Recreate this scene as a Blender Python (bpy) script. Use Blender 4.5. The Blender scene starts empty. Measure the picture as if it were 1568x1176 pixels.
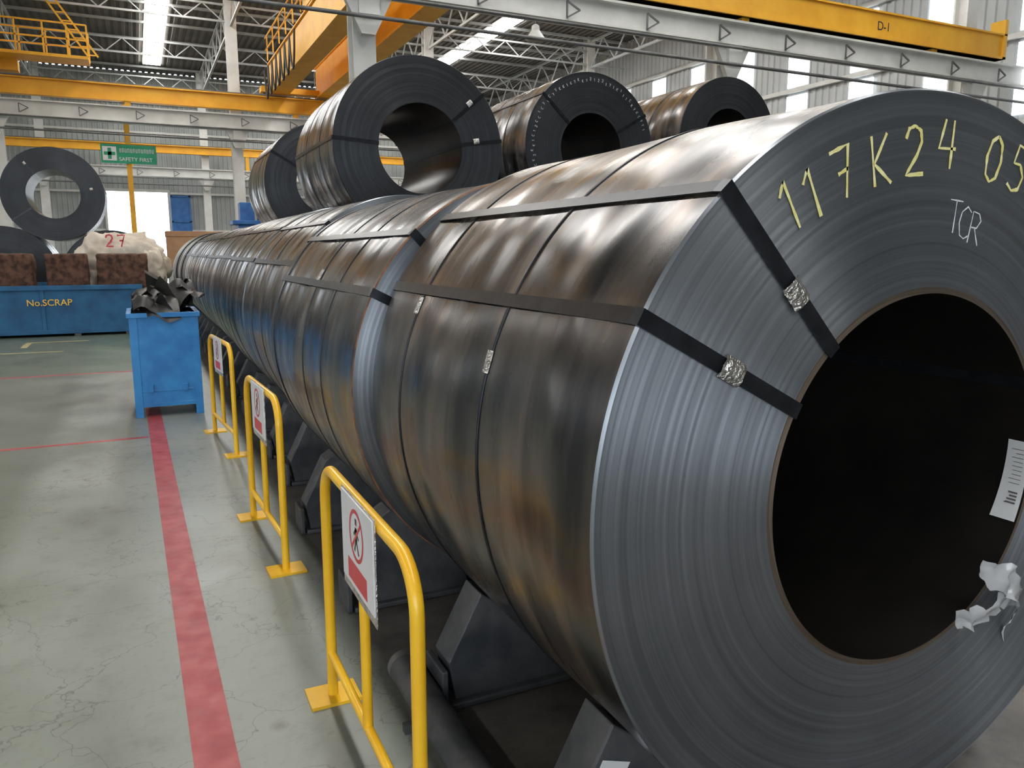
import bpy, math, random
from mathutils import Vector, noise
random.seed(7)
sc=bpy.context.scene
sc.view_settings.view_transform='Standard'
sc.view_settings.look='None'
sc.view_settings.exposure=0.0
R=math.radians

# ---------------------------------------------------------------- materials
def newmat(name):
    m=bpy.data.materials.new(name); m.use_nodes=True
    nt=m.node_tree; b=nt.nodes['Principled BSDF']
    return m,nt,b
def N(nt,t,**kw):
    n=nt.nodes.new(t)
    for k,v in kw.items(): setattr(n,k,v)
    return n
def noise_mat(name,c1,c2,scale=4,rough=0.6,metal=0.0,stretch=(1,1,1),bump=0.0,rough2=None,detail=6,c3=None,coat=0,lo=.35,hi=.65,bscale=None):
    m,nt,b=newmat(name); L=nt.links.new
    tc=N(nt,'ShaderNodeTexCoord'); mp=N(nt,'ShaderNodeMapping'); mp.inputs['Scale'].default_value=stretch
    L(tc.outputs['Object'],mp.inputs['Vector'])
    no=N(nt,'ShaderNodeTexNoise'); no.inputs['Scale'].default_value=scale; no.inputs['Detail'].default_value=detail
    L(mp.outputs[0],no.inputs['Vector'])
    cr=N(nt,'ShaderNodeValToRGB'); e=cr.color_ramp.elements
    e[0].position=lo; e[0].color=(*c1,1); e[1].position=hi; e[1].color=(*c2,1)
    if c3: x=cr.color_ramp.elements.new((lo+hi)/2); x.color=(*c3,1)
    L(no.outputs['Fac'],cr.inputs[0]); L(cr.outputs[0],b.inputs['Base Color'])
    b.inputs['Metallic'].default_value=metal; b.inputs['Roughness'].default_value=rough
    if coat: b.inputs['Coat Weight'].default_value=coat
    if rough2 is not None:
        n2=N(nt,'ShaderNodeTexNoise'); n2.inputs['Scale'].default_value=scale*1.7; L(mp.outputs[0],n2.inputs['Vector'])
        mr=N(nt,'ShaderNodeMapRange'); mr.inputs[1].default_value=.3; mr.inputs[2].default_value=.7
        mr.inputs[3].default_value=rough; mr.inputs[4].default_value=rough2
        L(n2.outputs['Fac'],mr.inputs[0]); L(mr.outputs[0],b.inputs['Roughness'])
    if bump:
        bp=N(nt,'ShaderNodeBump'); bp.inputs['Strength'].default_value=bump; bp.inputs['Distance'].default_value=.02
        n3=N(nt,'ShaderNodeTexNoise'); n3.inputs['Scale'].default_value=bscale or scale*4; L(mp.outputs[0],n3.inputs['Vector'])
        L(n3.outputs['Fac'],bp.inputs['Height']); L(bp.outputs[0],b.inputs['Normal'])
    return m
def emit_mat(name,c,s):
    m,nt,b=newmat(name); b.inputs['Base Color'].default_value=(*c,1)
    b.inputs['Emission Color'].default_value=(*c,1); b.inputs['Emission Strength'].default_value=s
    return m

def steel_body(name,c1,c2,c3,r1,r2,seed):
    m,nt,b=newmat(name); L=nt.links.new
    tc=N(nt,'ShaderNodeTexCoord'); mp=N(nt,'ShaderNodeMapping')
    mp.inputs['Scale'].default_value=(.9,4.0,.9); mp.inputs['Location'].default_value=(seed,seed*2.3,seed)
    L(tc.outputs['Object'],mp.inputs['Vector'])
    no=N(nt,'ShaderNodeTexNoise'); no.inputs['Scale'].default_value=1.5; no.inputs['Detail'].default_value=4; no.inputs['Distortion'].default_value=.45
    L(mp.outputs[0],no.inputs['Vector'])
    cr=N(nt,'ShaderNodeValToRGB'); e=cr.color_ramp.elements
    e[0].position=.36; e[0].color=(*c1,1); e[1].position=.68; e[1].color=(*c3,1)
    x=cr.color_ramp.elements.new(.53); x.color=(*c2,1)
    L(no.outputs['Fac'],cr.inputs[0])
    mp2=N(nt,'ShaderNodeMapping'); mp2.inputs['Scale'].default_value=(.7,11,.7); L(tc.outputs['Object'],mp2.inputs['Vector'])
    n2=N(nt,'ShaderNodeTexNoise'); n2.inputs['Scale'].default_value=1.3; n2.inputs['Detail'].default_value=3; L(mp2.outputs[0],n2.inputs['Vector'])
    mr=N(nt,'ShaderNodeMapRange'); mr.inputs[1].default_value=.3; mr.inputs[2].default_value=.7; mr.inputs[3].default_value=.8; mr.inputs[4].default_value=1.12
    L(n2.outputs['Fac'],mr.inputs[0])
    mx=N(nt,'ShaderNodeVectorMath',operation='SCALE'); L(cr.outputs[0],mx.inputs[0]); L(mr.outputs[0],mx.inputs['Scale'])
    L(mx.outputs[0],b.inputs['Base Color'])
    b.inputs['Metallic'].default_value=.9; b.inputs['Coat Weight'].default_value=.5; b.inputs['Coat Roughness'].default_value=.27; b.inputs['Coat IOR'].default_value=1.55
    mr2=N(nt,'ShaderNodeMapRange'); mr2.inputs[1].default_value=.3; mr2.inputs[2].default_value=.7; mr2.inputs[3].default_value=r1; mr2.inputs[4].default_value=r2
    n4=N(nt,'ShaderNodeTexNoise'); n4.inputs['Scale'].default_value=2.2; n4.inputs['Detail'].default_value=4; L(mp.outputs[0],n4.inputs['Vector'])
    L(n4.outputs['Fac'],mr2.inputs[0]); L(mr2.outputs[0],b.inputs['Roughness'])
    mp5=N(nt,'ShaderNodeMapping'); mp5.inputs['Scale'].default_value=(1.0,2.0,1.0); mp5.inputs['Location'].default_value=(seed,0,seed); L(tc.outputs['Object'],mp5.inputs['Vector'])
    n5=N(nt,'ShaderNodeTexNoise'); n5.inputs['Scale'].default_value=1.5; n5.inputs['Detail'].default_value=1.2; L(mp5.outputs[0],n5.inputs['Vector'])
    bp=N(nt,'ShaderNodeBump'); bp.inputs['Strength'].default_value=.9; bp.inputs['Distance'].default_value=.05
    L(n5.outputs['Fac'],bp.inputs['Height']); L(bp.outputs[0],b.inputs['Normal']); L(bp.outputs[0],b.inputs['Coat Normal'])
    return m
def coil_face(name,c1,c2,rough,aniso=.7,scale=45,bump=.15):
    m,nt,b=newmat(name); L=nt.links.new
    tc=N(nt,'ShaderNodeTexCoord')
    v=N(nt,'ShaderNodeVectorMath',operation='MULTIPLY'); v.inputs[1].default_value=(1,0,1); L(tc.outputs['Object'],v.inputs[0])
    le=N(nt,'ShaderNodeVectorMath',operation='LENGTH'); L(v.outputs[0],le.inputs[0])
    no=N(nt,'ShaderNodeTexNoise',noise_dimensions='1D'); no.inputs['Scale'].default_value=scale; no.inputs['Detail'].default_value=7
    no.inputs['Roughness'].default_value=.75
    L(le.outputs['Value'],no.inputs['W'])
    n2=N(nt,'ShaderNodeTexNoise'); n2.inputs['Scale'].default_value=2; n2.inputs['Detail'].default_value=4; L(tc.outputs['Object'],n2.inputs['Vector'])
    ad=N(nt,'ShaderNodeMath',operation='MULTIPLY_ADD'); L(no.outputs['Fac'],ad.inputs[0]); ad.inputs[1].default_value=1.3; L(n2.outputs['Fac'],ad.inputs[2])
    mr=N(nt,'ShaderNodeMapRange'); mr.inputs[1].default_value=.85; mr.inputs[2].default_value=1.45; L(ad.outputs[0],mr.inputs[0])
    mx=N(nt,'ShaderNodeMix',data_type='RGBA'); L(mr.outputs[0],mx.inputs[0]); mx.inputs[6].default_value=(*c1,1); mx.inputs[7].default_value=(*c2,1)
    L(mx.outputs[2],b.inputs['Base Color'])
    b.inputs['Metallic'].default_value=.85; b.inputs['Roughness'].default_value=rough
    b.inputs['Anisotropic'].default_value=aniso; b.inputs['Anisotropic Rotation'].default_value=.25
    tg=N(nt,'ShaderNodeTangent',direction_type='RADIAL',axis='Y'); L(tg.outputs[0],b.inputs['Tangent'])
    bp=N(nt,'ShaderNodeBump'); bp.inputs['Strength'].default_value=bump; bp.inputs['Distance'].default_value=.003
    L(no.outputs['Fac'],bp.inputs['Height']); L(bp.outputs[0],b.inputs['Normal'])
    return m

M={}
M['body1']=steel_body('oxide_steel',(.028,.028,.033),(.105,.094,.088),(.24,.182,.148),.20,.36,0)
M['body2']=steel_body('oxide_steel_blue',(.028,.040,.066),(.095,.098,.105),(.185,.155,.138),.20,.36,3)
M['body3']=steel_body('oxide_steel_grey',(.036,.038,.046),(.115,.107,.103),(.20,.17,.155),.20,.36,7)
M['gal']=steel_body('galvanised_coil',(.5,.47,.40),(.62,.60,.52),(.66,.60,.46),.25,.4,9)
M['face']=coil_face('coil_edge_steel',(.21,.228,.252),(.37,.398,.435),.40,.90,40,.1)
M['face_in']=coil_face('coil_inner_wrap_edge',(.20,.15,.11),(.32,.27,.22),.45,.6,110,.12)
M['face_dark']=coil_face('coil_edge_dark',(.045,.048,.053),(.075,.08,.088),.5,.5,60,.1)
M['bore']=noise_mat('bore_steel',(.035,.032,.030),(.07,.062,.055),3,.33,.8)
M['strap']=noise_mat('strap_black_steel',(.016,.018,.022),(.030,.033,.040),20,.3,.5)
M['clip']=noise_mat('strap_clip_metal',(.45,.42,.38),(.75,.73,.70),30,.35,.9,bump=.6)
M['rust']=noise_mat('rust_edge',(.30,.12,.05),(.12,.06,.04),20,.7,.3)
M['chalk']=noise_mat('chalk_yellow',(.80,.72,.22),(.95,.88,.48),60,.9)
M['chalkw']=noise_mat('chalk_white',(.62,.66,.70),(.82,.85,.88),60,.9)
M['yellow']=noise_mat('yellow_paint',(.86,.46,.012),(.95,.57,.025),6,.35,coat=.3)
M['yellow_d']=noise_mat('yellow_crane_paint',(.74,.36,.02),(.84,.45,.03),2,.5)
M['white']=noise_mat('white_column_paint',(.56,.56,.53),(.66,.66,.63),2,.6)
M['truss']=noise_mat('truss_grey_paint',(.36,.37,.36),(.48,.49,.48),2,.6)
M['pipe']=noise_mat('dark_pipe',(.10,.10,.10),(.17,.17,.17),3,.5,.3)
M['wall']=noise_mat('cladding_grey',(.32,.34,.33),(.41,.43,.42),.8,.6)
M['wall2']=noise_mat('cladding_light',(.40,.42,.42),(.50,.52,.52),.8,.55)
M['roof']=noise_mat('roof_sheet',(.10,.093,.082),(.16,.148,.132),.8,.75)
M['sky']=emit_mat('skylight_panel',(1,.985,.96),20)
M['trans']=emit_mat('translucent_wall_panel',(.90,.95,1.0),2.2)
M['blue']=noise_mat('blue_bin_paint',(.015,.17,.47),(.03,.26,.60),5,.45,rough2=.6,coat=.2,bump=.1)
M['blue_d']=noise_mat('blue_container_paint',(.012,.085,.20),(.02,.14,.30),3,.6)
M['red']=noise_mat('red_floor_paint',(.32,.045,.05),(.43,.09,.09),7,.55,c3=(.38,.06,.065),rough2=.4)
M['yl']=noise_mat('worn_yellow_paint',(.35,.30,.12),(.40,.36,.2),9,.6)
M['signw']=noise_mat('sign_white',(.72,.72,.73),(.80,.80,.81),3,.4)
M['signr']=noise_mat('sign_red',(.62,.05,.06),(.68,.07,.08),3,.4)
M['signk']=noise_mat('sign_black',(.02,.02,.02),(.04,.04,.04),3,.4)
M['green']=noise_mat('sign_green',(.0,.28,.13),(.01,.33,.16),3,.45)
M['cradle']=noise_mat('cradle_steel',(.055,.06,.068),(.12,.12,.125),6,.45,.4,rough2=.65,bump=.2)
M['bale']=noise_mat('rusty_bale',(.05,.025,.018),(.18,.09,.06),9,.85,.2,bump=1.0,bscale=14)
M['sack']=noise_mat('woven_sack',(.52,.45,.36),(.70,.64,.55),3,.85,bump=.9,bscale=7)
M['scrap']=noise_mat('dark_scrap_sheet',(.03,.028,.028),(.11,.105,.10),5,.45,.7)
M['card']=noise_mat('cardboard',(.42,.24,.13),(.5,.3,.17),4,.85)
M['machine']=noise_mat('machine_blue',(.02,.10,.32),(.03,.15,.40),4,.5)
M['paper']=noise_mat('label_paper',(.70,.70,.70),(.78,.78,.78),4,.6)

m,nt,b=newmat('plastic_wrap'); b.inputs['Base Color'].default_value=(.66,.67,.68,1); b.inputs['Roughness'].default_value=.15
b.inputs['Transmission Weight'].default_value=.3; b.inputs['Coat Weight'].default_value=.6; M['plastic']=m

def floor_material():
    m,nt,b=newmat('concrete_floor'); L=nt.links.new
    tc=N(nt,'ShaderNodeTexCoord'); sx=N(nt,'ShaderNodeSeparateXYZ'); L(tc.outputs['Object'],sx.inputs[0])
    def noise_(s,d=6,rough=.6):
        n=N(nt,'ShaderNodeTexNoise'); n.inputs['Scale'].default_value=s; n.inputs['Detail'].default_value=d; n.inputs['Roughness'].default_value=rough
        L(tc.outputs['Object'],n.inputs['Vector']); return n
    def mix(fac,a,bb,typ='MIX'):
        x=N(nt,'ShaderNodeMix',data_type='RGBA',blend_type=typ)
        if isinstance(fac,(int,float)): x.inputs[0].default_value=fac
        else: L(fac,x.inputs[0])
        for i,q in((6,a),(7,bb)):
            if isinstance(q,tuple): x.inputs[i].default_value=(*q,1)
            else: L(q,x.inputs[i])
        return x.outputs[2]
    def mr(src,a,bb,c=0,d=1):
        x=N(nt,'ShaderNodeMapRange'); x.inputs[1].default_value=a; x.inputs[2].default_value=bb; x.inputs[3].default_value=c; x.inputs[4].default_value=d
        L(src,x.inputs[0]); return x.outputs[0]
    n1=noise_(1.1); n2=noise_(6,8,.7); n3=noise_(.7,6,.65); n6=noise_(22,6,.75)
    base=mix(mr(n1.outputs['Fac'],.35,.65),(.205,.222,.190),(.272,.285,.25))
    base=mix(mr(n2.outputs['Fac'],.52,.72,0,.6),base,(.15,.158,.135))
    base=mix(mr(n6.outputs['Fac'],.56,.70,0,.4),base,(.11,.112,.098))
    st=mr(n3.outputs['Fac'],.54,.66,0,.5); base=mix(st,base,(.13,.128,.108))
    vo=N(nt,'ShaderNodeTexVoronoi'); vo.inputs['Scale'].default_value=2.3; L(tc.outputs['Object'],vo.inputs['Vector'])
    sp=mr(vo.outputs['Distance'],.02,.10,.55,0); base=mix(sp,base,(.09,.085,.078))
    vc=N(nt,'ShaderNodeTexVoronoi',feature='DISTANCE_TO_EDGE'); vc.inputs['Scale'].default_value=2.1
    ns=N(nt,'ShaderNodeTexNoise'); ns.inputs['Scale'].default_value=3.5; ns.inputs['Detail'].default_value=6; L(tc.outputs['Object'],ns.inputs['Vector'])
    sc_=N(nt,'ShaderNodeVectorMath',operation='SCALE'); sc_.inputs['Scale'].default_value=.55; L(ns.outputs['Color'],sc_.inputs[0])
    av=N(nt,'ShaderNodeVectorMath',operation='ADD'); L(tc.outputs['Object'],av.inputs[0]); L(sc_.outputs[0],av.inputs[1]); L(av.outputs[0],vc.inputs['Vector'])
    ck=mr(vc.outputs['Distance'],.001,.009,.6,0); base=mix(ck,base,(.085,.085,.075))
    g=N(nt,'ShaderNodeMath',operation='GREATER_THAN'); L(sx.outputs['Y'],g.inputs[0]); g.inputs[1].default_value=11.8
    gf=N(nt,'ShaderNodeMath',operation='MULTIPLY'); gf.inputs[1].default_value=.7; L(g.outputs[0],gf.inputs[0])
    base=mix(gf.outputs[0],base,(.085,.135,.08))
    ay=N(nt,'ShaderNodeMath',operation='MULTIPLY_ADD'); L(n2.outputs['Fac'],ay.inputs[0]); ay.inputs[1].default_value=.25; L(sx.outputs['X'],ay.inputs[2])
    lf=mr(ay.outputs[0],-.72,-.55,.6,0); base=mix(lf,base,(.115,.13,.105))
    ax=N(nt,'ShaderNodeMath',operation='MULTIPLY_ADD'); L(n2.outputs['Fac'],ax.inputs[0]); ax.inputs[1].default_value=.12; L(sx.outputs['X'],ax.inputs[2])
    df=mr(ax.outputs[0],.78,.84,0,.92)
    dirt=mix(mr(n2.outputs['Fac'],.35,.65),(.045,.037,.032),(.12,.105,.092))
    base=mix(df,base,dirt)
    L(base,b.inputs['Base Color'])
    L(mr(n1.outputs['Fac'],.3,.7,.28,.5),b.inputs['Roughness'])
    bp=N(nt,'ShaderNodeBump'); bp.inputs['Strength'].default_value=.12; bp.inputs['Distance'].default_value=.01; L(n2.outputs['Fac'],bp.inputs['Height']); L(bp.outputs[0],b.inputs['Normal'])
    return m
M['floor']=floor_material()

# ---------------------------------------------------------------- mesh builder
class MB:
    def __init__(s): s.v=[];s.f=[];s.m=[];s.sm=[];s.mats=[]
    def mi(s,k):
        if k not in s.mats: s.mats.append(k)
        return s.mats.index(k)
    def add(s,vs,fs,mat,smooth=False):
        o=len(s.v); s.v+= [tuple(p) for p in vs]; i=s.mi(mat)
        for f in fs: s.f.append(tuple(a+o for a in f)); s.m.append(i); s.sm.append(smooth)
    def box(s,x0,x1,y0,y1,z0,z1,mat):
        s.add([(x0,y0,z0),(x1,y0,z0),(x1,y1,z0),(x0,y1,z0),(x0,y0,z1),(x1,y0,z1),(x1,y1,z1),(x0,y1,z1)],
              [(0,3,2,1),(4,5,6,7),(0,1,5,4),(1,2,6,5),(2,3,7,6),(3,0,4,7)],mat)
    def bar(s,p,q,w,mat,h=None):
        p=Vector(p);q=Vector(q);d=(q-p).normalized(); h=h or w
        up=Vector((0,0,1)) if abs(d.z)<.95 else Vector((1,0,0))
        a=d.cross(up).normalized(); b=a.cross(d).normalized()
        vs=[]
        for c in(p,q):
            for sa,sb in((-1,-1),(1,-1),(1,1),(-1,1)): vs.append(c+a*sa*w/2+b*sb*h/2)
        s.add(vs,[(3,2,1,0),(4,5,6,7),(0,1,5,4),(1,2,6,5),(2,3,7,6),(3,0,4,7)],mat)
    def tube(s,pts,r,mat,n=12,cap=True):
        pts=[Vector(p) for p in pts]; vs=[];fs=[]; prev=None
        for i,p in enumerate(pts):
            if i==0:d=pts[1]-p
            elif i==len(pts)-1:d=p-pts[i-1]
            else:d=(pts[i+1]-p).normalized()+(p-pts[i-1]).normalized()
            d.normalize()
            if prev is None:
                up=Vector((0,0,1)) if abs(d.z)<.9 else Vector((1,0,0)); a=d.cross(up).normalized()
            else: a=(prev-d*prev.dot(d)).normalized()
            prev=a; b=d.cross(a)
            for k in range(n):
                t=2*math.pi*k/n; vs.append(p+a*math.cos(t)*r+b*math.sin(t)*r)
        for i in range(len(pts)-1):
            for k in range(n):
                k2=(k+1)%n; fs.append((i*n+k,i*n+k2,(i+1)*n+k2,(i+1)*n+k))
        s.add(vs,fs,mat,True)
        if cap:
            s.add(vs[:n],[tuple(reversed(range(n)))],mat); s.add(vs[-n:],[tuple(range(n))],mat)
    def prism_y(s,poly,y0,y1,mat):
        n=len(poly); vs=[(x,y0,z) for x,z in poly]+[(x,y1,z) for x,z in poly]
        fs=[tuple(range(n)),tuple(reversed(range(n,2*n)))]+[(i,i+n,(i+1)%n+n,(i+1)%n) for i in range(n)]
        s.add(vs,fs,mat)
    def build(s,name,origin=(0,0,0),bevel=0,parent=None):
        me=bpy.data.meshes.new(name); ox,oy,oz=origin
        me.from_pydata([(a-ox,b-oy,c-oz) for a,b,c in s.v],[],s.f)
        for k in s.mats: me.materials.append(M[k])
        me.polygons.foreach_set('material_index',s.m); me.polygons.foreach_set('use_smooth',s.sm); me.update()
        o=bpy.data.objects.new(name,me); o.location=origin; sc.collection.objects.link(o)
        if parent: o.parent=parent; o.location=Vector(origin)-parent.location
        if bevel:
            bm=o.modifiers.new('bevel','BEVEL'); bm.width=bevel; bm.segments=2; bm.limit_method='ANGLE'; bm.angle_limit=R(50)
        return o

# ---------------------------------------------------------------- coils
def coil(cx,cz,Ro,rb,y0,y1,body='body1',face='face_dark',straps=(),bands=(),hi=False,seed=0,boff=(0,0),clips=(),extra=None,rustrim=False):
    mb=MB(); nt_=256 if hi else 112; na=60 if hi else 12; nr=90 if hi else 22
    rnd=random.Random(seed+11)
    def strip(rings,mat,flip=False):
        vs=[];fs=[]
        for fn in rings:
            for k in range(nt_):
                t=2*math.pi*k/nt_; vs.append(fn(t))
        for i in range(len(rings)-1):
            for k in range(nt_):
                k2=(k+1)%nt_
                q=(i*nt_+k,i*nt_+k2,(i+1)*nt_+k2,(i+1)*nt_+k)
                fs.append(tuple(reversed(q)) if flip else q)
        mb.add(vs,fs,mat,True)
    amp=.008 if hi else .004
    def Rad(t,y):
        f=min(1,(y-y0)/.15,(y1-y)/.15); f=max(0,f)
        return Ro-.001+amp*(.25+.75*f)*noise.noise(Vector((math.cos(t)*1.6+seed,y*2.2,math.sin(t)*1.6)))
    def P(r,t,y,o=(0,0)): return (cx+o[0]+r*math.cos(t),y,cz+o[1]+r*math.sin(t))
    ch=.006
    ys=[y0+ch+(y1-y0-2*ch)*i/na for i in range(na+1)]
    strip([(lambda t,y=y:P(Rad(t,y),t,y)) for y in ys],body)
    for ye,yi,fl in((y0,y0+ch,False),(y1,y1-ch,True)):
        strip([(lambda t,ye=ye:P(Ro-ch,t,ye)),(lambda t,yi=yi:P(Rad(t,yi),t,yi))],'rust' if (rustrim and ye==y0) else face,fl)
    offs=[rnd.uniform(0,.002 if hi else .004) for _ in range(nr+1)]; offs[0]=0; offs[-1]=0
    def fr(i,y,sg):
        f=i/nr; r=rb+(Ro-ch-rb)*f
        o=(boff[0]*(1-f),boff[1]*(1-f))
        return lambda t:P(r,t,y+sg*offs[i],o)
    if hi:
        strip([fr(i,y0,1) for i in range(4)],'face_in'); strip([fr(i,y0,1) for i in range(3,nr+1)],face,False)
    else: strip([fr(i,y0,1) for i in range(nr+1)],face,False)
    strip([fr(i,y1,-1) for i in range(nr+1)],face,True)
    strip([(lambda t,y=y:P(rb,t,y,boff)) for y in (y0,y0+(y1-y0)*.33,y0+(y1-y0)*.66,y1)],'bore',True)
    w=.018; th=.004
    for a in straps:
        t=R(a); c,s_=math.cos(t),math.sin(t); ca=Vector((-s_,0,c)); ra=Vector((c,0,s_)); ctr=Vector((cx,0,cz)); cb=Vector((cx+boff[0],0,cz+boff[1]))
        def quadpath(pts):
            vs=[];fs=[]
            for p,nrm in pts:
                for sg,h in((-1,0),(-1,th),(1,th),(1,0)): vs.append(p+ca*w*sg+nrm*h)
            for i in range(len(pts)-1):
                for k in range(3): fs.append((i*4+k,(i+1)*4+k,(i+1)*4+k+1,i*4+k+1))
            mb.add(vs,fs,'strap')
        Y=Vector((0,1,0)); e=.001
        f0=(-Y); f1=Y
        quadpath([(cb+ra*(rb-e)+Y*y1,-ra),(cb+ra*(rb-e)+Y*y0,-ra),(cb+ra*(rb-e)+Y*(y0-e),(-ra-Y)),
                  (cb+ra*(rb+.02)+Y*(y0-e),f0),(ctr+ra*(Ro-.02)+Y*(y0-e),f0),(ctr+ra*(Ro+e)+Y*(y0-e),(ra-Y)),
                  (ctr+ra*(Ro+3*e)+Y*(y0+.02),ra),(ctr+ra*(Ro+3*e)+Y*(y1-.02),ra),(ctr+ra*(Ro+e)+Y*(y1+e),(ra+Y)),(ctr+ra*(Ro-.02)+Y*(y1+e),f1),(cb+ra*(rb)+Y*(y1+e),f1)])
    for a,rr in clips:
        t=R(a); c,s_=math.cos(t),math.sin(t); ra=Vector((c,0,s_)); ca=Vector((-s_,0,c)); p=Vector((cx,y0-.004,cz))+ra*rr
        vs=[];n=7
        for i in range(n):
            for j in range(5):
                u=(i/(n-1)-.5)*.062; v_=(j/4-.5)*.052
                h=-.005-.003*rnd.random() - (.004 if 0<j<4 else -.003)
                vs.append(p+ra*u+ca*v_+Vector((0,h,0)))
        fs=[(i*5+j,(i+1)*5+j,(i+1)*5+j+1,i*5+j+1) for i in range(n-1) for j in range(4)]
        mb.add(vs,fs,'clip')
    for by,bw,ca_ in bands:
        strip([(lambda t:P(Rad(t,by)+.0005,t,by-bw)),(lambda t:P(Rad(t,by)+.003,t,by-bw)),(lambda t:P(Rad(t,by)+.003,t,by+bw)),(lambda t:P(Rad(t,by)+.0005,t,by+bw))],'strap')
        if ca_ is not None:
            t=R(ca_); p=Vector(P(Ro+.006,t,by)); ra=Vector((math.cos(t),0,math.sin(t))); tt=Vector((-math.sin(t),0,math.cos(t)))
            vs=[p+tt*u+Vector((0,v_,0))+ra*h for u in(-.03,.03) for v_,h in((-.011,-.006),(-.007,.003),(.007,.003),(.011,-.006))]
            mb.add(vs,[(0,1,5,4),(1,2,6,5),(2,3,7,6),(0,3,2,1),(4,5,6,7)],'clip')
    if extra: extra(mb)
    return mb.build('steel_coil',(cx,(y0+y1)/2,cz))

GL={'1':[[(.15,.75),(.5,1),(.55,0)]],'7':[[(0,.95),(.9,1),(.45,0)],[(.25,.5),(.75,.55)]],'K':[[(.15,1),(.15,0)],[(.9,1),(.2,.45),(.95,0)]],
    '2':[[(.05,.75),(.2,.95),(.5,1),(.8,.9),(.85,.68),(.6,.4),(.05,.02),(.95,.03)]],'4':[[(.3,1),(.05,.4),(.95,.42)],[(.75,1),(.72,0)]],
    '0':[[(.5,1),(.2,.85),(.08,.5),(.2,.12),(.5,0),(.8,.12),(.92,.5),(.8,.85),(.5,1)]],
    '5':[[(.9,1),(.2,1),(.15,.58),(.55,.62),(.88,.4),(.8,.1),(.45,0),(.08,.1)]],
    'T':[[(0,1),(1,1)],[(.5,1),(.5,0)]],'C':[[(.9,.85),(.55,1),(.15,.8),(.05,.45),(.25,.08),(.6,0),(.95,.12)]],
    'R':[[(.1,0),(.1,1),(.6,.98),(.85,.78),(.6,.52),(.1,.5)],[(.45,.5),(.95,0)]]}
def glyph(mb,ch,cx,cz,y,r,ang,h,w,mat,lw=.0035,rot=1.0):
    t=R(ang); tu=R(90+(ang-90)*rot)
    up=Vector((math.cos(tu),0,math.sin(tu))); rt=Vector((math.sin(tu),0,-math.cos(tu))); o=Vector((cx+r*math.cos(t),y,cz+r*math.sin(t)))
    for st in GL[ch]:
        pts=[]
        for i in range(len(st)-1):
            a=Vector(st[i]);b=Vector(st[i+1])
            for k in range(4): pts.append(a.lerp(b,k/4))
        pts.append(Vector(st[-1]))
        P=[o+rt*(p.x-.5)*w+up*(p.y-.5)*h for p in pts]
        vs=[];fs=[]
        for i,p in enumerate(P):
            d=(P[min(i+1,len(P)-1)]-P[max(i-1,0)]).normalized(); nrm=Vector((-d.z,0,d.x)); ww=lw*random.uniform(.6,1.25)
            vs+= [p+nrm*ww,p-nrm*ww]
        for i in range(len(P)-1): fs.append((2*i,2*i+1,2*i+3,2*i+2))
        mb.add(vs,fs,mat)

C1=(1.672,1.056)
def front_extra(mb):
    cx,cz=C1; y=1.2385
    for ch,a,r in(('1',124.5,.778),('1',119.6,.768),('7',112.6,.772),('K',104.2,.767),('2',96,.773),('4',88,.79),('0',75.5,.79),('5',68.5,.80)):
        glyph(mb,ch,cx,cz,y,r,a,.108,.064,'chalk',.0042,.85)
    for ch,a,r in(('T',83.2,.632),('C',79.6,.625),('R',75.8,.62)):
        glyph(mb,ch,cx,cz,y,r,a,.075,.045,'chalkw',.0017,.8)
    bx,bz=cx+.02,cz-.012
    vs=[];n=8
    for i in range(n+1):
        t=R(6-28*i/n)
        for yy in(1.243,1.30+.012*(i/n)): vs.append((bx+.456*math.cos(t),yy,bz+.456*math.sin(t)))
    mb.add(vs,[(2*i,2*i+1,2*i+3,2*i+2) for i in range(n)],'paper')
    rr=random.Random(2)
    for k in range(13):
        t0=R(3-1.5*k if k<9 else -12-1.2*(k-9)); t1=t0-R(.2 if k<9 else .6)
        mb.add([(bx+.4545*math.cos(t),yy,bz+.4545*math.sin(t)) for t in(t0,t1) for yy in(1.255,1.275+rr.random()*.014)],[(0,1,3,2)],'pipe')
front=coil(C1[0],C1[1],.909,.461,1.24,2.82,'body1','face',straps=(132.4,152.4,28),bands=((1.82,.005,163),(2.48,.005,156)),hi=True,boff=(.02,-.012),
     clips=((132.2,.62),(152.4,.657)),extra=front_extra)
coil(1.553,1.065,.85,.40,2.90,4.90,'body2','face',straps=(153,134),bands=((3.9,.005,150),(3.45,.004,None),(4.78,.03,None)),hi=True,seed=2,rustrim=True)
row=[(1.64,1.09,.885,5.0,6.7,'body3'),(1.66,1.09,.9,6.8,8.5,'body1'),(1.69,1.1,.9,8.62,10.3,'body2'),(1.69,1.1,.89,10.4,12.1,'body3'),
     (1.70,1.1,.9,12.2,13.9,'body1'),(1.70,1.1,.9,14.0,15.7,'body3'),(1.72,1.1,.91,15.8,17.4,'body2'),(1.72,1.1,.93,17.5,19.1,'gal'),(1.72,1.1,.95,19.2,20.9,'gal')]
for i,(x,z,r,a,b_,mt) in enumerate(row):
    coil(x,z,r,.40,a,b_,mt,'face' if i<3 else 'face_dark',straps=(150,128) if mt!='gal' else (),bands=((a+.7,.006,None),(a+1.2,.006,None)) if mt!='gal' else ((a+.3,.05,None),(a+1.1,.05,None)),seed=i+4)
def dots(cx,cz,y,r,a0,a1):
    def f(mb):
        for k in range(46):
            a=a0+(a1-a0)*k/45; rr=r+random.uniform(-.015,.015)
            glyph(mb,random.choice('1C7K2'),cx,cz,y,rr,a,.03,.02,'chalkw',.002)
    return f
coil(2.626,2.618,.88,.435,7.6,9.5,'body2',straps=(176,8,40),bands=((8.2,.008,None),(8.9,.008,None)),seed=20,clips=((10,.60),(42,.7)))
coil(2.626,2.618,.88,.42,12.0,13.8,'body1',straps=(150,60),bands=((12.6,.008,None),),seed=21)
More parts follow.
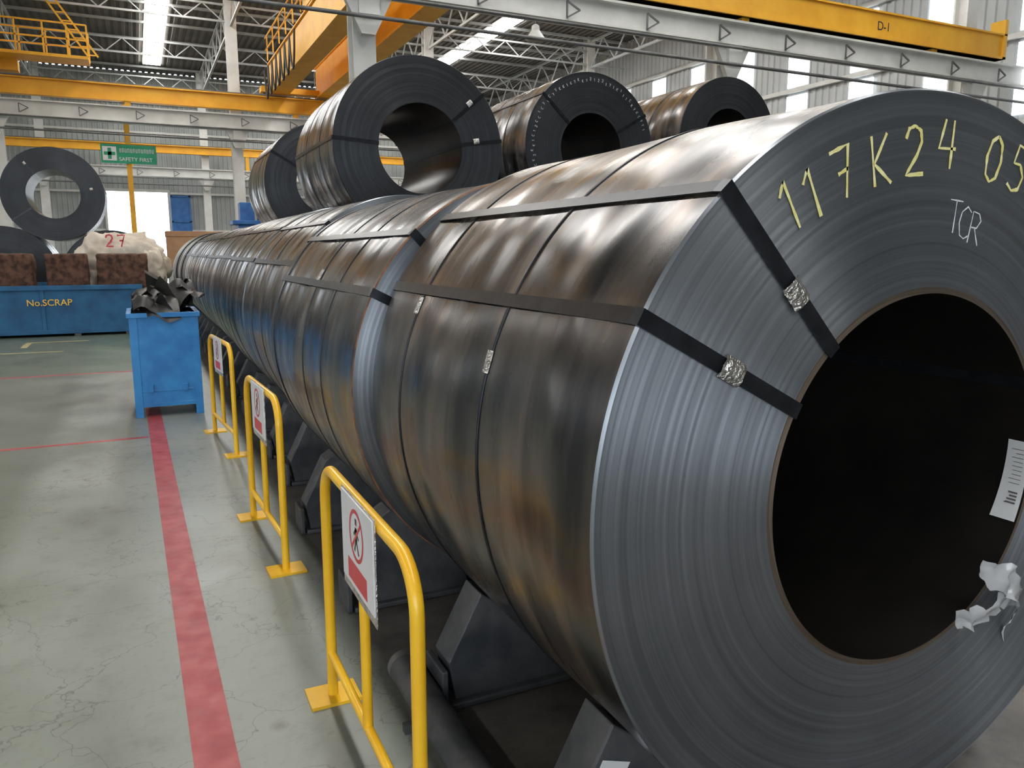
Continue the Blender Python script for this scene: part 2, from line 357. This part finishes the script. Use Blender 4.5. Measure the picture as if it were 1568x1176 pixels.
coil(4.83,2.78,.85,.40,8.0,9.7,'body3',straps=(138,30),bands=((8.6,.01,None),(9.2,.01,None)),seed=22,extra=dots(4.83,2.78,7.994,.76,20,200))
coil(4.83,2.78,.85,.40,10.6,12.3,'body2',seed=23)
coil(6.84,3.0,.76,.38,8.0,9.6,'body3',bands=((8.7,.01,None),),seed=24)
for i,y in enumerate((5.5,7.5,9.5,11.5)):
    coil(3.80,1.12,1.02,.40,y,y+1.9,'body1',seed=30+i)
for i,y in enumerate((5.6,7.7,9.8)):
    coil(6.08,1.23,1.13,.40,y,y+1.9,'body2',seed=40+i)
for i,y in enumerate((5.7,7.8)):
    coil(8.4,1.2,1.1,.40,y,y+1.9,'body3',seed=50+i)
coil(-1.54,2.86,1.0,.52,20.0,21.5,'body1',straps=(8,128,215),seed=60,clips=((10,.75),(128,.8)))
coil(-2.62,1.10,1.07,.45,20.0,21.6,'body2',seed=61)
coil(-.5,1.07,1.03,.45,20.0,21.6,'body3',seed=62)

# ---------------------------------------------------------------- cradles
def cradle(cx,cz,Ro,y,th=.14,sticker=False):
    mb=MB(); y0,y1=y-th/2,y+th/2
    for sg in(-1,1):
        def zc(dx): return cz-math.sqrt(max(0,(Ro+.006)**2-dx*dx))
        pts=[(-.75,0),(-.78,.17),(-.655,min(.42,zc(-.655)-.01))]
        for d in (-.60,-.52,-.44,-.36,-.28): pts.append((d,zc(d)))
        pts.append((-.22,.03)); pts.append((-.22,0))
        mb.prism_y([(cx+(p[0] if sg>0 else -p[0]),p[1]) for p in pts],y0,y1,'cradle')
        mb.box(cx-sg*.80-.012,cx-sg*.80+.012,y0-.02,y1+.02,0,.15,'cradle')
    mb.box(cx-.78,cx+.78,y0-.03,y1+.03,0,.025,'cradle')
    if sticker:
        def S(u,v_,o): return (cx-.735+.085*u+.05*v_,y0-o,.215-.03*u+.10*v_)
        mb.add([S(0,0,.002),S(1,0,.002),S(1,1,.002),S(0,1,.002)],[(0,1,2,3)],'paper')
        for u in(.2,.55): mb.add([S(u,.25,.003),S(u+.2,.25,.003),S(u+.2,.7,.003),S(u,.7,.003)],[(0,1,2,3)],'pipe')
    mb.build('coil_cradle',(cx,y,0),.006)
cradle(1.672,1.056,.909,1.60,sticker=True); cradle(1.672,1.056,.909,2.46)
for (x,z,r,a,b_) in [(1.553,1.065,.85,2.9,4.9)]+[(q[0],q[1],q[2],q[3],q[4]) for q in row]+[(3.8,1.12,1.02,y,y+1.9) for y in(5.5,7.5,9.5,11.5)]+[(6.08,1.23,1.13,y,y+1.9) for y in (5.6,7.7,9.8)]+[(8.4,1.2,1.1,y,y+1.9) for y in(5.7,7.8)]+[(-2.62,1.10,1.07,20,21.6),(-.5,1.07,1.03,20,21.6)]:
    cradle(x,z,r,a+.45); cradle(x,z,r,b_-.45)
mb=MB(); mb.tube([(.80,.6,.062),(.80,2.62,.062)],.06,'cradle',24); mb.tube([(.80,2.60,.062),(.80,2.635,.062)],.0615,'pipe',24)
mb.box(.70,.90,2.30,2.33,0,.03,'cradle'); mb.build('saddle_rail_pipe',(.8,1.6,0))

def crumple(path,wid,mat,seed):
    mb=MB(); n=18;m_=8; vs=[]
    for i in range(n+1):
        f=i/n*(len(path)-1); k=min(int(f),len(path)-2); p=Vector(path[k]).lerp(Vector(path[k+1]),f-k)
        for j in range(m_+1):
            u=(j/m_-.5)
            w=wid*(.35+.65*math.sin(math.pi*min(1,.15+i/n)))
            q=p+Vector((.25*u*w,0,u*w))
            q+=Vector((noise.noise(q*30+Vector((seed,0,0))),noise.noise(q*26+Vector((0,seed,0)))*1.3,noise.noise(q*28+Vector((0,0,seed)))))*.022
            vs.append(q)
    fs=[(i*(m_+1)+j,(i+1)*(m_+1)+j,(i+1)*(m_+1)+j+1,i*(m_+1)+j+1) for i in range(n) for j in range(m_)]
    mb.add(vs,fs,mat,True); return mb
mb=crumple([(1.84,1.20,.665),(1.94,1.19,.655),(2.06,1.21,.68),(2.15,1.23,.64)],.06,'plastic',1)
m2=crumple([(1.93,1.20,.78),(2.02,1.18,.75),(2.08,1.19,.68),(2.12,1.23,.55)],.075,'plastic',5)
mb.add(m2.v,m2.f,'plastic',True); mb.build('plastic_wrap',(2.0,1.2,.7),parent=front)

# ---------------------------------------------------------------- barriers
def barrier(xf,yf,xn,yn):
    mb=MB(); h=.88; r=.0185; rc=.13
    A=Vector((xf,yf,0)); B=Vector((xn,yn,0)); d=(B-A); Lh=d.length; d.normalize(); side=Vector((-d.y,d.x,0))
    if side.x>0: side=-side
    pts=[A+Vector((0,0,.012))]
    for k in range(9):
        t=math.pi/2*k/8; pts.append(A+d*(rc-rc*math.cos(t))+Vector((0,0,h-rc+rc*math.sin(t))))
    for k in range(9):
        t=math.pi/2*k/8; pts.append(A+d*(Lh-rc+rc*math.sin(t))+Vector((0,0,h-rc+rc*math.cos(t))))
    pts.append(B+Vector((0,0,.012)))
    mb.tube(pts,r,'yellow',16)
    mb.tube([A+Vector((0,0,.17)),B+Vector((0,0,.17))],.015,'yellow',12)
    c=A+d*Lh*.5
    mb.tube([c+Vector((0,0,.17)),c+Vector((0,0,h))],.016,'yellow',12)
    for P in(A,B):
        vs=[P+d*a+side*b_+Vector((0,0,z)) for z in(0,.012) for a,b_ in((-.07,-.09),(.07,-.09),(.07,.09),(-.07,.09))]
        mb.add(vs,[(0,3,2,1),(4,5,6,7),(0,1,5,4),(1,2,6,5),(2,3,7,6),(3,0,4,7)],'yellow')
    o=A+d*.55*Lh+side*.022; up=Vector((0,0,1)); zc=.768; w=.345*.5; hh=.27*.5
    def pl(a0,a1,z0,z1,off,mat,t=.004):
        vs=[o+d*a+up*z+side*q for q in(off,off+t) for a,z in((a0,z0),(a1,z0),(a1,z1),(a0,z1))]
        mb.add(vs,[(0,1,2,3),(7,6,5,4),(0,4,5,1),(1,5,6,2),(2,6,7,3),(3,7,4,0)],mat)
    pl(-w-.010,w+.010,zc-hh-.03,zc+hh+.006,0,'clip',.003)
    pl(-w,w,zc-hh,zc+hh,.003,'signw')
    pl(-w*.6,w*.6,zc-hh*.88,zc-hh*.42,.007,'signr',.001)
    cc=o+up*(zc+hh*.27)+side*.0078; n=40; ro,ri=.078,.066
    vs=[];fs=[]
    for k in range(n):
        t=2*math.pi*k/n
        for q in(ro,ri): vs.append(cc+d*math.cos(t)*q+up*math.sin(t)*q)
    for k in range(n): fs.append((2*k,2*k+1,(2*k+3)%(2*n),(2*k+2)%(2*n)))
    mb.add(vs,fs,'signr')
    def st(p,q,wd,mat,off=0):
        a=cc+d*p[0]+up*p[1]+side*off; b_=cc+d*q[0]+up*q[1]+side*off; e=(b_-a).normalized(); nn=side.cross(e)*wd
        mb.add([a+nn,b_+nn,b_-nn,a-nn],[(0,1,2,3)],mat)
    st((0,.025),(0,-.012),.011,'signk',-.0002); st((0,-.01),(.024,-.052),.006,'signk',-.0002); st((0,-.01),(-.022,-.05),.006,'signk',-.0002)
    st((0,.02),(.026,-.005),.005,'signk',-.0002); st((0,.02),(-.026,-.002),.005,'signk',-.0002); st((0,.032),(0,.052),.009,'signk',-.0002)
    st((.052,.047),(-.052,-.047),.005,'signr',.0004)
    mb.build('safety_barrier',(c.x,c.y,0))
barrier(.535,2.64,.535,1.64); barrier(.535,4.80,.575,3.88); barrier(.53,7.36,.61,6.38)

# ---------------------------------------------------------------- floor, lines
mb=MB(); mb.box(-20,22,-12,60,-.2,0,'floor'); mb.build('floor')
mb=MB()
xc=lambda y:.142-.0115*y
n=24
mb.add([(xc(-3+12*i/n)+s*.066,-3+12*i/n,.0015) for i in range(n+1) for s in(-1,1)],[(2*i,2*i+1,2*i+3,2*i+2) for i in range(n)],'red')
mb.box(-6,-.02,7.36,7.42,0,.0015,'red'); mb.box(-6,.0,11.7,11.78,0,.0015,'red')
mb.box(-1.9,-.9,16.2,16.3,0,.0015,'yl'); mb.box(-1.9,-1.8,15.4,16.2,0,.0015,'yl'); mb.box(-6,-1.2,14.6,14.68,0,.0015,'yl'); mb.build('floor_marking_lines')

# ---------------------------------------------------------------- building shell
def corr(mb,p0,p1,z0,z1,mat,pitch=.25,dep=.04,nrm=(0,-1,0)):
    p0=Vector(p0);p1=Vector(p1);d=p1-p0;Ln=d.length;d.normalize();nrm=Vector(nrm);n=max(1,int(Ln/pitch)); prof=[]
    st=Ln/n
    for i in range(n):
        for f,h in((0,0),(.4,0),(.5,1),(.9,1)): prof.append((p0+d*(i+f)*st,h))
    prof.append((p0+d*Ln,0)); vs=[];fs=[]
    for p,h in prof:
        q=p+nrm*h*dep; vs+=[(q.x,q.y,z0),(q.x,q.y,z1)]
    for i in range(len(prof)-1): fs.append((2*i,2*i+2,2*i+3,2*i+1))
    mb.add(vs,fs,mat)
HR=11.5; YB=50; XR=22; XL=-20
mb=MB()
corr(mb,(XL,YB,0),(-1.3,YB,0),0,HR,'wall'); corr(mb,(1.85,YB,0),(XR,YB,0),0,HR,'wall'); corr(mb,(-1.3,YB,0),(1.85,YB,0),5.0,HR,'wall')
for z in(1.2,2.8,4.9,6.0,8.2,9.8): 
    if z<5.2: mb.box(XL,-1.45,YB-.14,YB-.04,z,z+.12,'white'); mb.box(2.0,XR,YB-.14,YB-.04,z,z+.12,'white')
    else: mb.box(XL,XR,YB-.14,YB-.04,z,z+.12,'white')
mb.box(-1.42,-1.3,YB-.2,YB,0,5.0,'white'); mb.box(1.85,1.97,YB-.2,YB,0,5.0,'white'); mb.box(-1.42,1.97,YB-.2,YB,5.0,5.15,'white')
mb.build('wall_back')
mb=MB()
corr(mb,(XL,-12,0),(-17,-12,0),0,HR,'wall',nrm=(0,1,0)); corr(mb,(0,-12,0),(XR,-12,0),0,HR,'wall',nrm=(0,1,0)); corr(mb,(-17,-12,0),(0,-12,0),6.0,HR,'wall',nrm=(0,1,0))
mb.build('added_wall_front')  # unseen wall added; its left opening steers light onto the coil face
mb=MB()
corr(mb,(XR,-12,0),(XR,YB,0),0,HR,'wall2',.3,.05,(-1,0,0))
for z in(2.5,5,7.3,9.4): mb.box(XR-.2,XR-.06,-12,YB,z,z+.14,'white')
mb.build('wall_right')
mb=MB()
for k in range(13):
    y=13.2+k*2.8
    mb.box(XR-.10,XR-.055,y,y+.95,5.3,7.2,'trans'); mb.box(XR-.10,XR-.055,y,y+.95,7.5,9.3,'trans')
mb.build('window_1')
mb=MB(); corr(mb,(XL,-12,0),(XL,YB,0),0,HR,'wall',.3,.05,(1,0,0)); mb.build('wall_left')
mb=MB()
for k in range(8):
    y=-8+k*7; mb.box(XL+.055,XL+.1,y,y+2.5,3.5,7.2,'trans')
mb.build('added_glow_panels')  # glowing panels added on the unseen left wall to light the hall
mb=MB(); n=int((XR-XL)/.3); vs=[];fs=[]
prof=[]
for i in range(n):
    for f,h in((0,0),(.45,0),(.55,1),(.9,1)): prof.append((XL+(i+f)*.3,HR+h*.05))
prof.append((XR,HR))
for x,z in prof: vs+=[(x,-12,z),(x,YB,z)]
for i in range(len(prof)-1): fs.append((2*i,2*i+1,2*i+3,2*i+2))
mb.add(vs,fs,'roof'); mb.build('ceiling')
mb=MB()
for x,ys_ in ((-12.3,-10),(1.45,-10),(8.4,2),(15.3,2)):  # third strip is added, hidden by the crane, for highlights on the coils
    mb.box(x-.42,x+.42,ys_,47.5,HR-.06,HR-.02,'sky')
mb.build('window_3')

GX=(-12.1,-4.1,3.87,11.84,19.85)
def column(x,y,z1,w=.40):
    mb=MB(); t=.05
    mb.box(x-w/2,x+w/2,y-w/2,y-w/2+t,0,z1,'white'); mb.box(x-w/2,x+w/2,y+w/2-t,y+w/2,0,z1,'white'); mb.box(x-t,x+t,y-w/2+t,y+w/2-t,0,z1,'white')
    mb.box(x-w*.7,x+w*.7,y-w*.7,y+w*.7,0,.04,'white')
    mb.build('steel_column',(x,y,0))
Y1=14.3;Y2=33.2;Y3=48.4
for x in GX:
    column(x,Y1,HR); column(x,Y2,HR); column(x,Y3,HR)
def ibeam_x(mb,x0,x1,y,z0,z1,w,mat):
    t=.045; mb.box(x0,x1,y-w/2,y+w/2,z0,z0+t,mat); mb.box(x0,x1,y-w/2,y+w/2,z1-t,z1,mat); mb.box(x0,x1,y-.03,y+.03,z0+t,z1-t,mat)
def runway(y,zw0,zw1,zy0,zy1,x0=XL+.3,x1=XR-.3,xy1=20.7,web=False):
    yb=y-.42
    mb=MB(); ibeam_x(mb,x0,x1,yb,zw0,zw1,.34,'white')
    for x in GX:
        mb.prism_y([(x-.18,zw0),(x-.18,zw0-.35),(x+.18,zw0-.35),(x+.18,zw0)],yb-.15,y-.2,'white')
        mb.prism_y([(x-.45,zw0),(x-.12,zw0-.65),(x+.12,zw0-.65),(x+.45,zw0)],yb-.06,yb+.06,'white')
    mb.build('support_beam')
    mb=MB()
    if web: mb.box(x0,xy1,yb-.15,yb+.15,zy0+.02,zy1,'yellow_d')
    else: ibeam_x(mb,x0,xy1,yb,zy0+.02,zy1,.30,'yellow_d')
    mb.box(x0,xy1,yb-.04,yb+.04,zy1,zy1+.06,'pipe')
    mb.box(xy1-.12,xy1,yb-.2,yb+.2,zy0+.02,zy1+.35,'yellow_d')
    if web: mb.box(x0,xy1,yb-.2,yb+.2,zy0+.02,zy0+.07,'yellow_d'); mb.box(x0,xy1,yb-.2,yb+.2,zy1-.04,zy1,'yellow_d')
    for x in range(-18,20,6): mb.box(x,x+.2,yb-.1,yb+.1,zw1,zy0+.03,'yellow_d')
    rb_=mb.build('crane_runway_beam')
    mb=MB()
    k=-18.0+.2
    while k<21:
        a=(k-.14,yb-.2,zw1-.16);b_=(k+.14,yb-.2,zw1-.30);c=(k-.14,yb-.2,zw1-.46)
        mb.bar(a,b_,.03,'pipe');mb.bar(b_,c,.03,'pipe');mb.bar(a,c,.03,'pipe'); k+=1.83
    mb.tube([(x0,yb-.25,zw1-.58),(x1,yb-.25,zw1-.58)],.03,'pipe',8); mb.tube([(x0,yb-.25,zw0-.42),(x1,yb-.25,zw0-.42)],.035,'pipe',8)
    mb.build('busbar_rail')
    return rb_
r1=runway(Y1,5.95,6.45,6.52,7.15,web=True)
runway(Y2,6.25,6.85,7.0,7.6)
runway(Y3,5.7,6.2,6.95,7.4)
cu=bpy.data.curves.new('beam_number','FONT'); cu.body='D-1'; cu.size=.28; cu.extrude=.002
o=bpy.data.objects.new('beam_number',cu); o.data.materials.append(M['signk']); sc.collection.objects.link(o); o.parent=r1; o.location=(16.0,Y1-.42-.155,6.74); o.rotation_euler=(R(90),0,0)

mb=MB()
for x in(5.5,7.3):
    mb.box(x-.28,x+.28,Y1-.5,Y2-.1,7.74,8.85,'yellow_d'); mb.box(x-.34,x+.34,Y1-.5,Y2-.1,7.70,7.76,'yellow_d'); mb.box(x-.34,x+.34,Y1-.5,Y2-.1,8.85,8.9,'yellow_d')
for y,zt in((Y1-.42,7.25),(Y2-.42,7.70)):
    mb.box(4.8,8.0,y-.25,y+.25,zt+.04,7.95,'yellow_d')
    for x in(5.0,7.8): mb.tube([(x,y-.08,zt+.17),(x,y+.08,zt+.17)],.17,'pipe',16)
for k in range(14): mb.bar((5.1,15+k*1.35,8.9),(5.1,15+k*1.35,9.8),.04,'yellow_d')
mb.bar((5.1,14.6,9.8),(5.1,33,9.8),.04,'yellow_d'); mb.bar((5.1,14.6,9.35),(5.1,33,9.35),.04,'yellow_d')
for k in range(7):
    y=26.2+k*.9; pts=[(4.95,y+.9*t/10,8.5-1.1*math.sin(math.pi*t/10)**.7) for t in range(11)]
    mb.tube(pts,.035,'signk',6)
mb.box(5.2,7.6,24,26,9.0,9.6,'yellow_d'); mb.tube([(6.4,25,6.2),(6.4,25,9.0)],.03,'signk',8); mb.box(6.2,6.6,24.85,25.15,5.8,6.3,'yellow_d')
mb.tube([(6.4,25,5.8),(6.4,25,5.55),(6.52,25,5.42),(6.42,25,5.3),(6.3,25,5.38)],.04,'pipe',8)
mb.build('overhead_crane',(6.4,24,8))
mb=MB()
for x in(-4.6,-6.2):
    mb.box(x-.28,x+.28,Y1-.5,Y2-.1,7.74,8.9,'yellow_d')
mb.box(-7,-3.2,Y2-.7,Y2-.2,7.74,8.1,'yellow_d'); mb.box(-7,-3.2,Y1-.7,Y1-.2,7.26,7.75,'yellow_d')
mb.box(-3.9,-1.0,31.5,32.6,8.1,8.2,'yellow_d')
for x in(-3.9,-3.1,-2.3,-1.6,-1.0):
    for y in(31.5,32.6): mb.bar((x,y,8.2),(x,y,9.2),.05,'yellow_d')
for z in(8.7,9.2):
    for y in(31.5,32.6): mb.bar((-3.9,y,z),(-1.0,y,z),.05,'yellow_d')
mb.bar((-1.0,31.5,8.2),(-2.2,31.5,10.0),.06,'yellow_d'); mb.bar((-.7,31.5,8.2),(-1.9,31.5,10.0),.06,'yellow_d')
for k in range(7): f=k/7; mb.bar((-1.0-1.2*f,31.5,8.25+1.8*f),(-.7-1.2*f,31.5,8.25+1.8*f),.04,'yellow_d')
mb.build('overhead_crane',(-5,24,8))

mb=MB()
for x in GX:
    mb.bar((x,-10,11.3),(x,49.5,11.3),.09,'truss'); mb.bar((x,-10,10.15),(x,49.5,10.15),.09,'truss')
    k=-10
    while k<48.5:
        mb.bar((x,k,11.3),(x,k+1,10.15),.05,'truss'); mb.bar((x,k+1,10.15),(x,k+2,11.3),.05,'truss'); k+=2
mb.build('roof_truss')
mb=MB()
for yy in range(-9,50,3):
    mb.bar((XL+.2,yy,11.4),(XR-.2,yy,11.4),.10,'truss')
for yy in (8,14.3,21,27,33.2,40,48):
    mb.bar((XL+.2,yy,10.9),(XR-.2,yy,10.9),.07,'truss'); mb.bar((XL+.2,yy,10.3),(XR-.2,yy,10.3),.07,'truss')
    k=XL+.5
    while k<XR-1.6: mb.bar((k,yy,10.9),(k+.7,yy,10.3),.04,'truss'); mb.bar((k+.7,yy,10.3),(k+1.4,yy,10.9),.04,'truss'); k+=1.4
mb.build('roof_purlin')
for (x,y) in((12.3,24),(-2,26),(8,38)):
    mb=MB(); prof=[(.05,.35),(.12,.3),(.14,.15),(.34,-.12)]
    n=24
    for i in range(3):
        vs=[(x+r*math.cos(2*math.pi*k/n),y+r*math.sin(2*math.pi*k/n),8.6+z) for r,z in(prof[i],prof[i+1]) for k in range(n)]
        mb.add(vs,[(k,(k+1)%n,n+(k+1)%n,n+k) for k in range(n)],'truss',True)
    mb.tube([(x,y,8.9),(x,y,11.35)],.015,'pipe',6)
    mb.build('high_bay_lamp',(x,y,8.6))

# ---------------------------------------------------------------- safety sign on yellow post
mb=MB(); mb.box(-.09,.09,33.3,33.48,0,7.0,'yellow_d'); mb.box(-.2,.2,33.2,33.6,0,.03,'yellow_d'); mb.build('yellow_post',(0,33.4,0))
mb=MB(); ys=33.22
mb.box(-.92,.95,ys,ys+.05,4.88,5.56,'green')
mb.box(-.86,-.40,ys-.01,ys,4.97,5.47,'signw'); mb.box(-.69,-.57,ys-.02,ys-.01,5.02,5.42,'green'); mb.box(-.82,-.44,ys-.02,ys-.01,5.16,5.28,'green')
for k in range(13):
    x=-.30+k*.092; 
    mb.box(x,x+.018,ys-.01,ys,5.27,5.42,'signw'); mb.box(x+.045,x+.06,ys-.01,ys,5.27,5.42,'signw')
    if k%2: mb.box(x,x+.06,ys-.01,ys,5.40,5.42,'signw')
    else: mb.box(x,x+.06,ys-.01,ys,5.27,5.29,'signw')
sign=mb.build('safety_sign',(0,ys,5.2))
def text(body,loc,size,mat,parent,name):
    cu=bpy.data.curves.new(name,'FONT'); cu.body=body; cu.size=size; cu.extrude=.002; cu.offset=.006*size
    o=bpy.data.objects.new(name,cu); o.data.materials.append(M[mat]); sc.collection.objects.link(o)
    o.parent=parent; o.location=Vector(loc)-parent.location; o.rotation_euler=(R(90),0,0); return o
text('SAFETY FIRST',(-.33,ys-.006,4.97),.19,'signw',sign,'sign_text')

# ---------------------------------------------------------------- blue bin
mb=MB(); x0,x1,y0,y1,z0,z1=-.11,.50,8.30,9.10,.10,1.02; t=.02
mb.box(x0,x1,y0,y0+t,z0,z1,'blue'); mb.box(x0,x1,y1-t,y1,z0,z1,'blue'); mb.box(x0,x0+t,y0+t,y1-t,z0,z1,'blue'); mb.box(x1-t,x1,y0+t,y1-t,z0,z1,'blue'); mb.box(x0,x1,y0,y1,z0,z0+t,'blue')
for a in((x0-.025,x1+.025,y0-.025,y0+.02),(x0-.025,x1+.025,y1-.02,y1+.025),(x0-.025,x0+.02,y0,y1),(x1-.02,x1+.025,y0,y1)): mb.box(*a,z1-.04,z1+.005,'blue')
for x in(x0,x1-.06): mb.box(x-.006,x+.066,y0-.008,y0+.05,0,z1-.04,'blue'); mb.box(x-.006,x+.066,y1-.05,y1+.008,0,z1-.04,'blue')
mb.box(x0,x1,y0-.006,y0,z0,z0+.04,'blue'); mb.box(x0+.07,x1-.07,y0-.005,y0,z0+.15,z0+.17,'blue')
for x in(x0+.12,x1-.18): mb.box(x,x+.05,y0-.03,y0,z0+.15,z0+.22,'blue')
bin_=mb.build('scrap_bin',(.2,8.7,0),.004)
mb=MB(); rnd=random.Random(3)
for k in range(15):
    cx_=rnd.uniform(.0,.42); cy=rnd.uniform(8.42,8.98); cz_=rnd.uniform(1.0,1.10)+(.12 if cx_>.2 else 0); a=rnd.uniform(0,6.28); Ls=rnd.uniform(.18,.32)
    n=7; vs=[]
    for i in range(n):
        for j in range(n):
            u=(i/(n-1)-.5)*Ls*1.6; v_=(j/(n-1)-.5)*Ls
            p=Vector((u*math.cos(a)-v_*math.sin(a),u*math.sin(a)+v_*math.cos(a),0))
            p.z=.08*math.sin(u*9+k)+.2*noise.noise(Vector((u*5+k,v_*5,0)))
            q=Vector((cx_,cy,cz_))+p
            q.x=min(max(q.x,-.08),.60); vs.append(q)
    mb.add(vs,[(i*n+j,(i+1)*n+j,(i+1)*n+j+1,i*n+j+1) for i in range(n-1) for j in range(n-1)],'scrap',True)
mb.box(-.07,.47,8.34,9.06,.13,.95,'scrap')
mb.build('scrap_metal',(.2,8.7,1.0),parent=bin_)

# ---------------------------------------------------------------- scrap container and load
mb=MB(); x0,x1,y0,y1,z0,z1=-5.2,.03,17.3,19.3,.05,.98
mb.box(x0,x1,y0,y0+.03,z0,z1,'blue_d'); mb.box(x0,x1,y1-.03,y1,z0,z1,'blue_d'); mb.box(x0,x0+.03,y0,y1,z0,z1,'blue_d'); mb.box(x1-.03,x1,y0,y1,z0,z1,'blue_d'); mb.box(x0,x1,y0,y1,z0,z0+.05,'blue_d')
mb.box(x0-.03,x1+.03,y0-.05,y0+.03,z1-.09,z1,'blue_d'); mb.box(x0-.03,x1+.03,y0-.04,y0,z0,z0+.08,'blue_d')
k=x0
while k<x1: mb.box(k,k+.07,y0-.035,y0,z0,z1-.08,'blue_d'); k+=1.74
for x in(-5,-3,-1.2,-.3): mb.box(x,x+.12,y0,y1,0,.05,'pipe')
cont=mb.build('scrap_container',(-2.6,18.3,0),.006)
mb=MB(); mb.box(x0+.05,x1-.05,y0+.05,y1-.05,.12,.86,'scrap'); mb.build('scrap_fill',(-2.6,18.3,.5),parent=cont)
text('No.SCRAP',(-1.95,17.255,.60),.17,'yellow',cont,'container_text')
def lump(cx,cy,cz,sx,sy,sz,mat,amp,fr,boxy=False,seed=0):
    mb=MB(); nu,nv=64,34; vs=[];fs=[]
    for j in range(nv+1):
        ph=math.pi*j/nv
        for i in range(nu):
            th=2*math.pi*i/nu; d=Vector((math.cos(th)*math.sin(ph),math.sin(th)*math.sin(ph),math.cos(ph)))
            if boxy: 
                k=max(abs(d.x),abs(d.y),abs(d.z)); d=d/k; d=d*.5+ d.normalized()*.03
            else:
                d=Vector((math.copysign(abs(d.x)**.8,d.x),math.copysign(abs(d.y)**.8,d.y),max(d.z,-.9)))*.5
            q=Vector((d.x*sx,d.y*sy,d.z*sz)); s_=Vector((seed*3.1,seed*1.7,0)); nn=noise.noise(q*fr+s_)
            if boxy: nn+=.5*noise.noise(q*fr*2.3)
            else: nn+= .6*(1-abs(noise.noise(q*fr*2.2+s_))*3)*.5+.25*noise.noise(q*fr*5)
            q*= (1+amp*nn)
            vs.append((cx+q.x,cy+q.y,cz+q.z))
    for j in range(nv):
        for i in range(nu): i2=(i+1)%nu; fs.append((j*nu+i,(j+1)*nu+i,(j+1)*nu+i2,j*nu+i2))
    mb.add(vs,fs,mat,True)
    return mb
for i,(x,w) in enumerate(((-2.25,.85),(-1.24,.68),(-.27,.86),(-3.3,.8))):
    lump(x,17.68,1.22,w,.56,.68,'bale',.05,5,True,seed=i).build('scrap_bale',(x,17.68,1.2))
mb=lump(-.30,18.70,1.42,1.75,.9,1.2,'sack',.22,2.6,seed=4)
m2=lump(.28,18.45,1.2,.5,.5,.85,'sack',.28,4.0,seed=9); mb.add(m2.v,m2.f,'sack',True)
for ch,xx in(('2',-.48),('7',-.26)): glyph(mb,ch,xx,1.84,18.16,0,90,.24,.15,'signr',.018)
mb.build('scrap_sack',(-.35,18.6,1.5))

mb=MB(); mb.box(.9,3.3,27,28.2,0,1.1,'truss'); mb.box(.9,3.2,27,28.1,1.1,2.25,'card'); mb.box(.88,3.22,26.98,28.12,2.1,2.27,'card'); mb.build('cardboard_crate',(2,27.6,0),.01)
mb=MB(); mb.box(3.4,4.3,30,31,0,2.6,'machine'); mb.box(3.2,4.5,29.9,31.1,2.6,2.75,'machine'); mb.box(3.5,4.0,30.2,30.8,2.75,3.4,'machine'); mb.tube([(4.2,30.5,2.7),(4.2,30.5,3.6),(4.6,30.5,3.6)],.08,'machine',10); mb.build('blue_machine',(3.9,30.5,0),.02)
mb=MB(); mb.box(2.0,2.95,48.9,49.0,.2,4.8,'machine'); 
for z in(.3,1.8,3.3,4.7): mb.box(1.95,3.0,48.85,48.9,z,z+.08,'machine')
mb.box(1.95,2.05,48.85,49,0,4.8,'machine'); mb.box(2.9,3.0,48.85,49,0,4.8,'machine'); mb.build('blue_sliding_door',(2.4,48.9,0))

w=bpy.data.worlds.new('World'); sc.world=w; w.use_nodes=True; bg=w.node_tree.nodes['Background']
bg.inputs[0].default_value=(.84,.92,1.0,1); bg.inputs[1].default_value=4.2
cam=bpy.data.cameras.new('Camera'); cam.lens=27.3; cam.sensor_width=36; cam.clip_end=300; cam.clip_start=.02
co=bpy.data.objects.new('Camera',cam); co.location=(0,0,1.6); co.rotation_euler=(R(90-9.6),0,R(-25.5)); sc.collection.objects.link(co); sc.camera=co
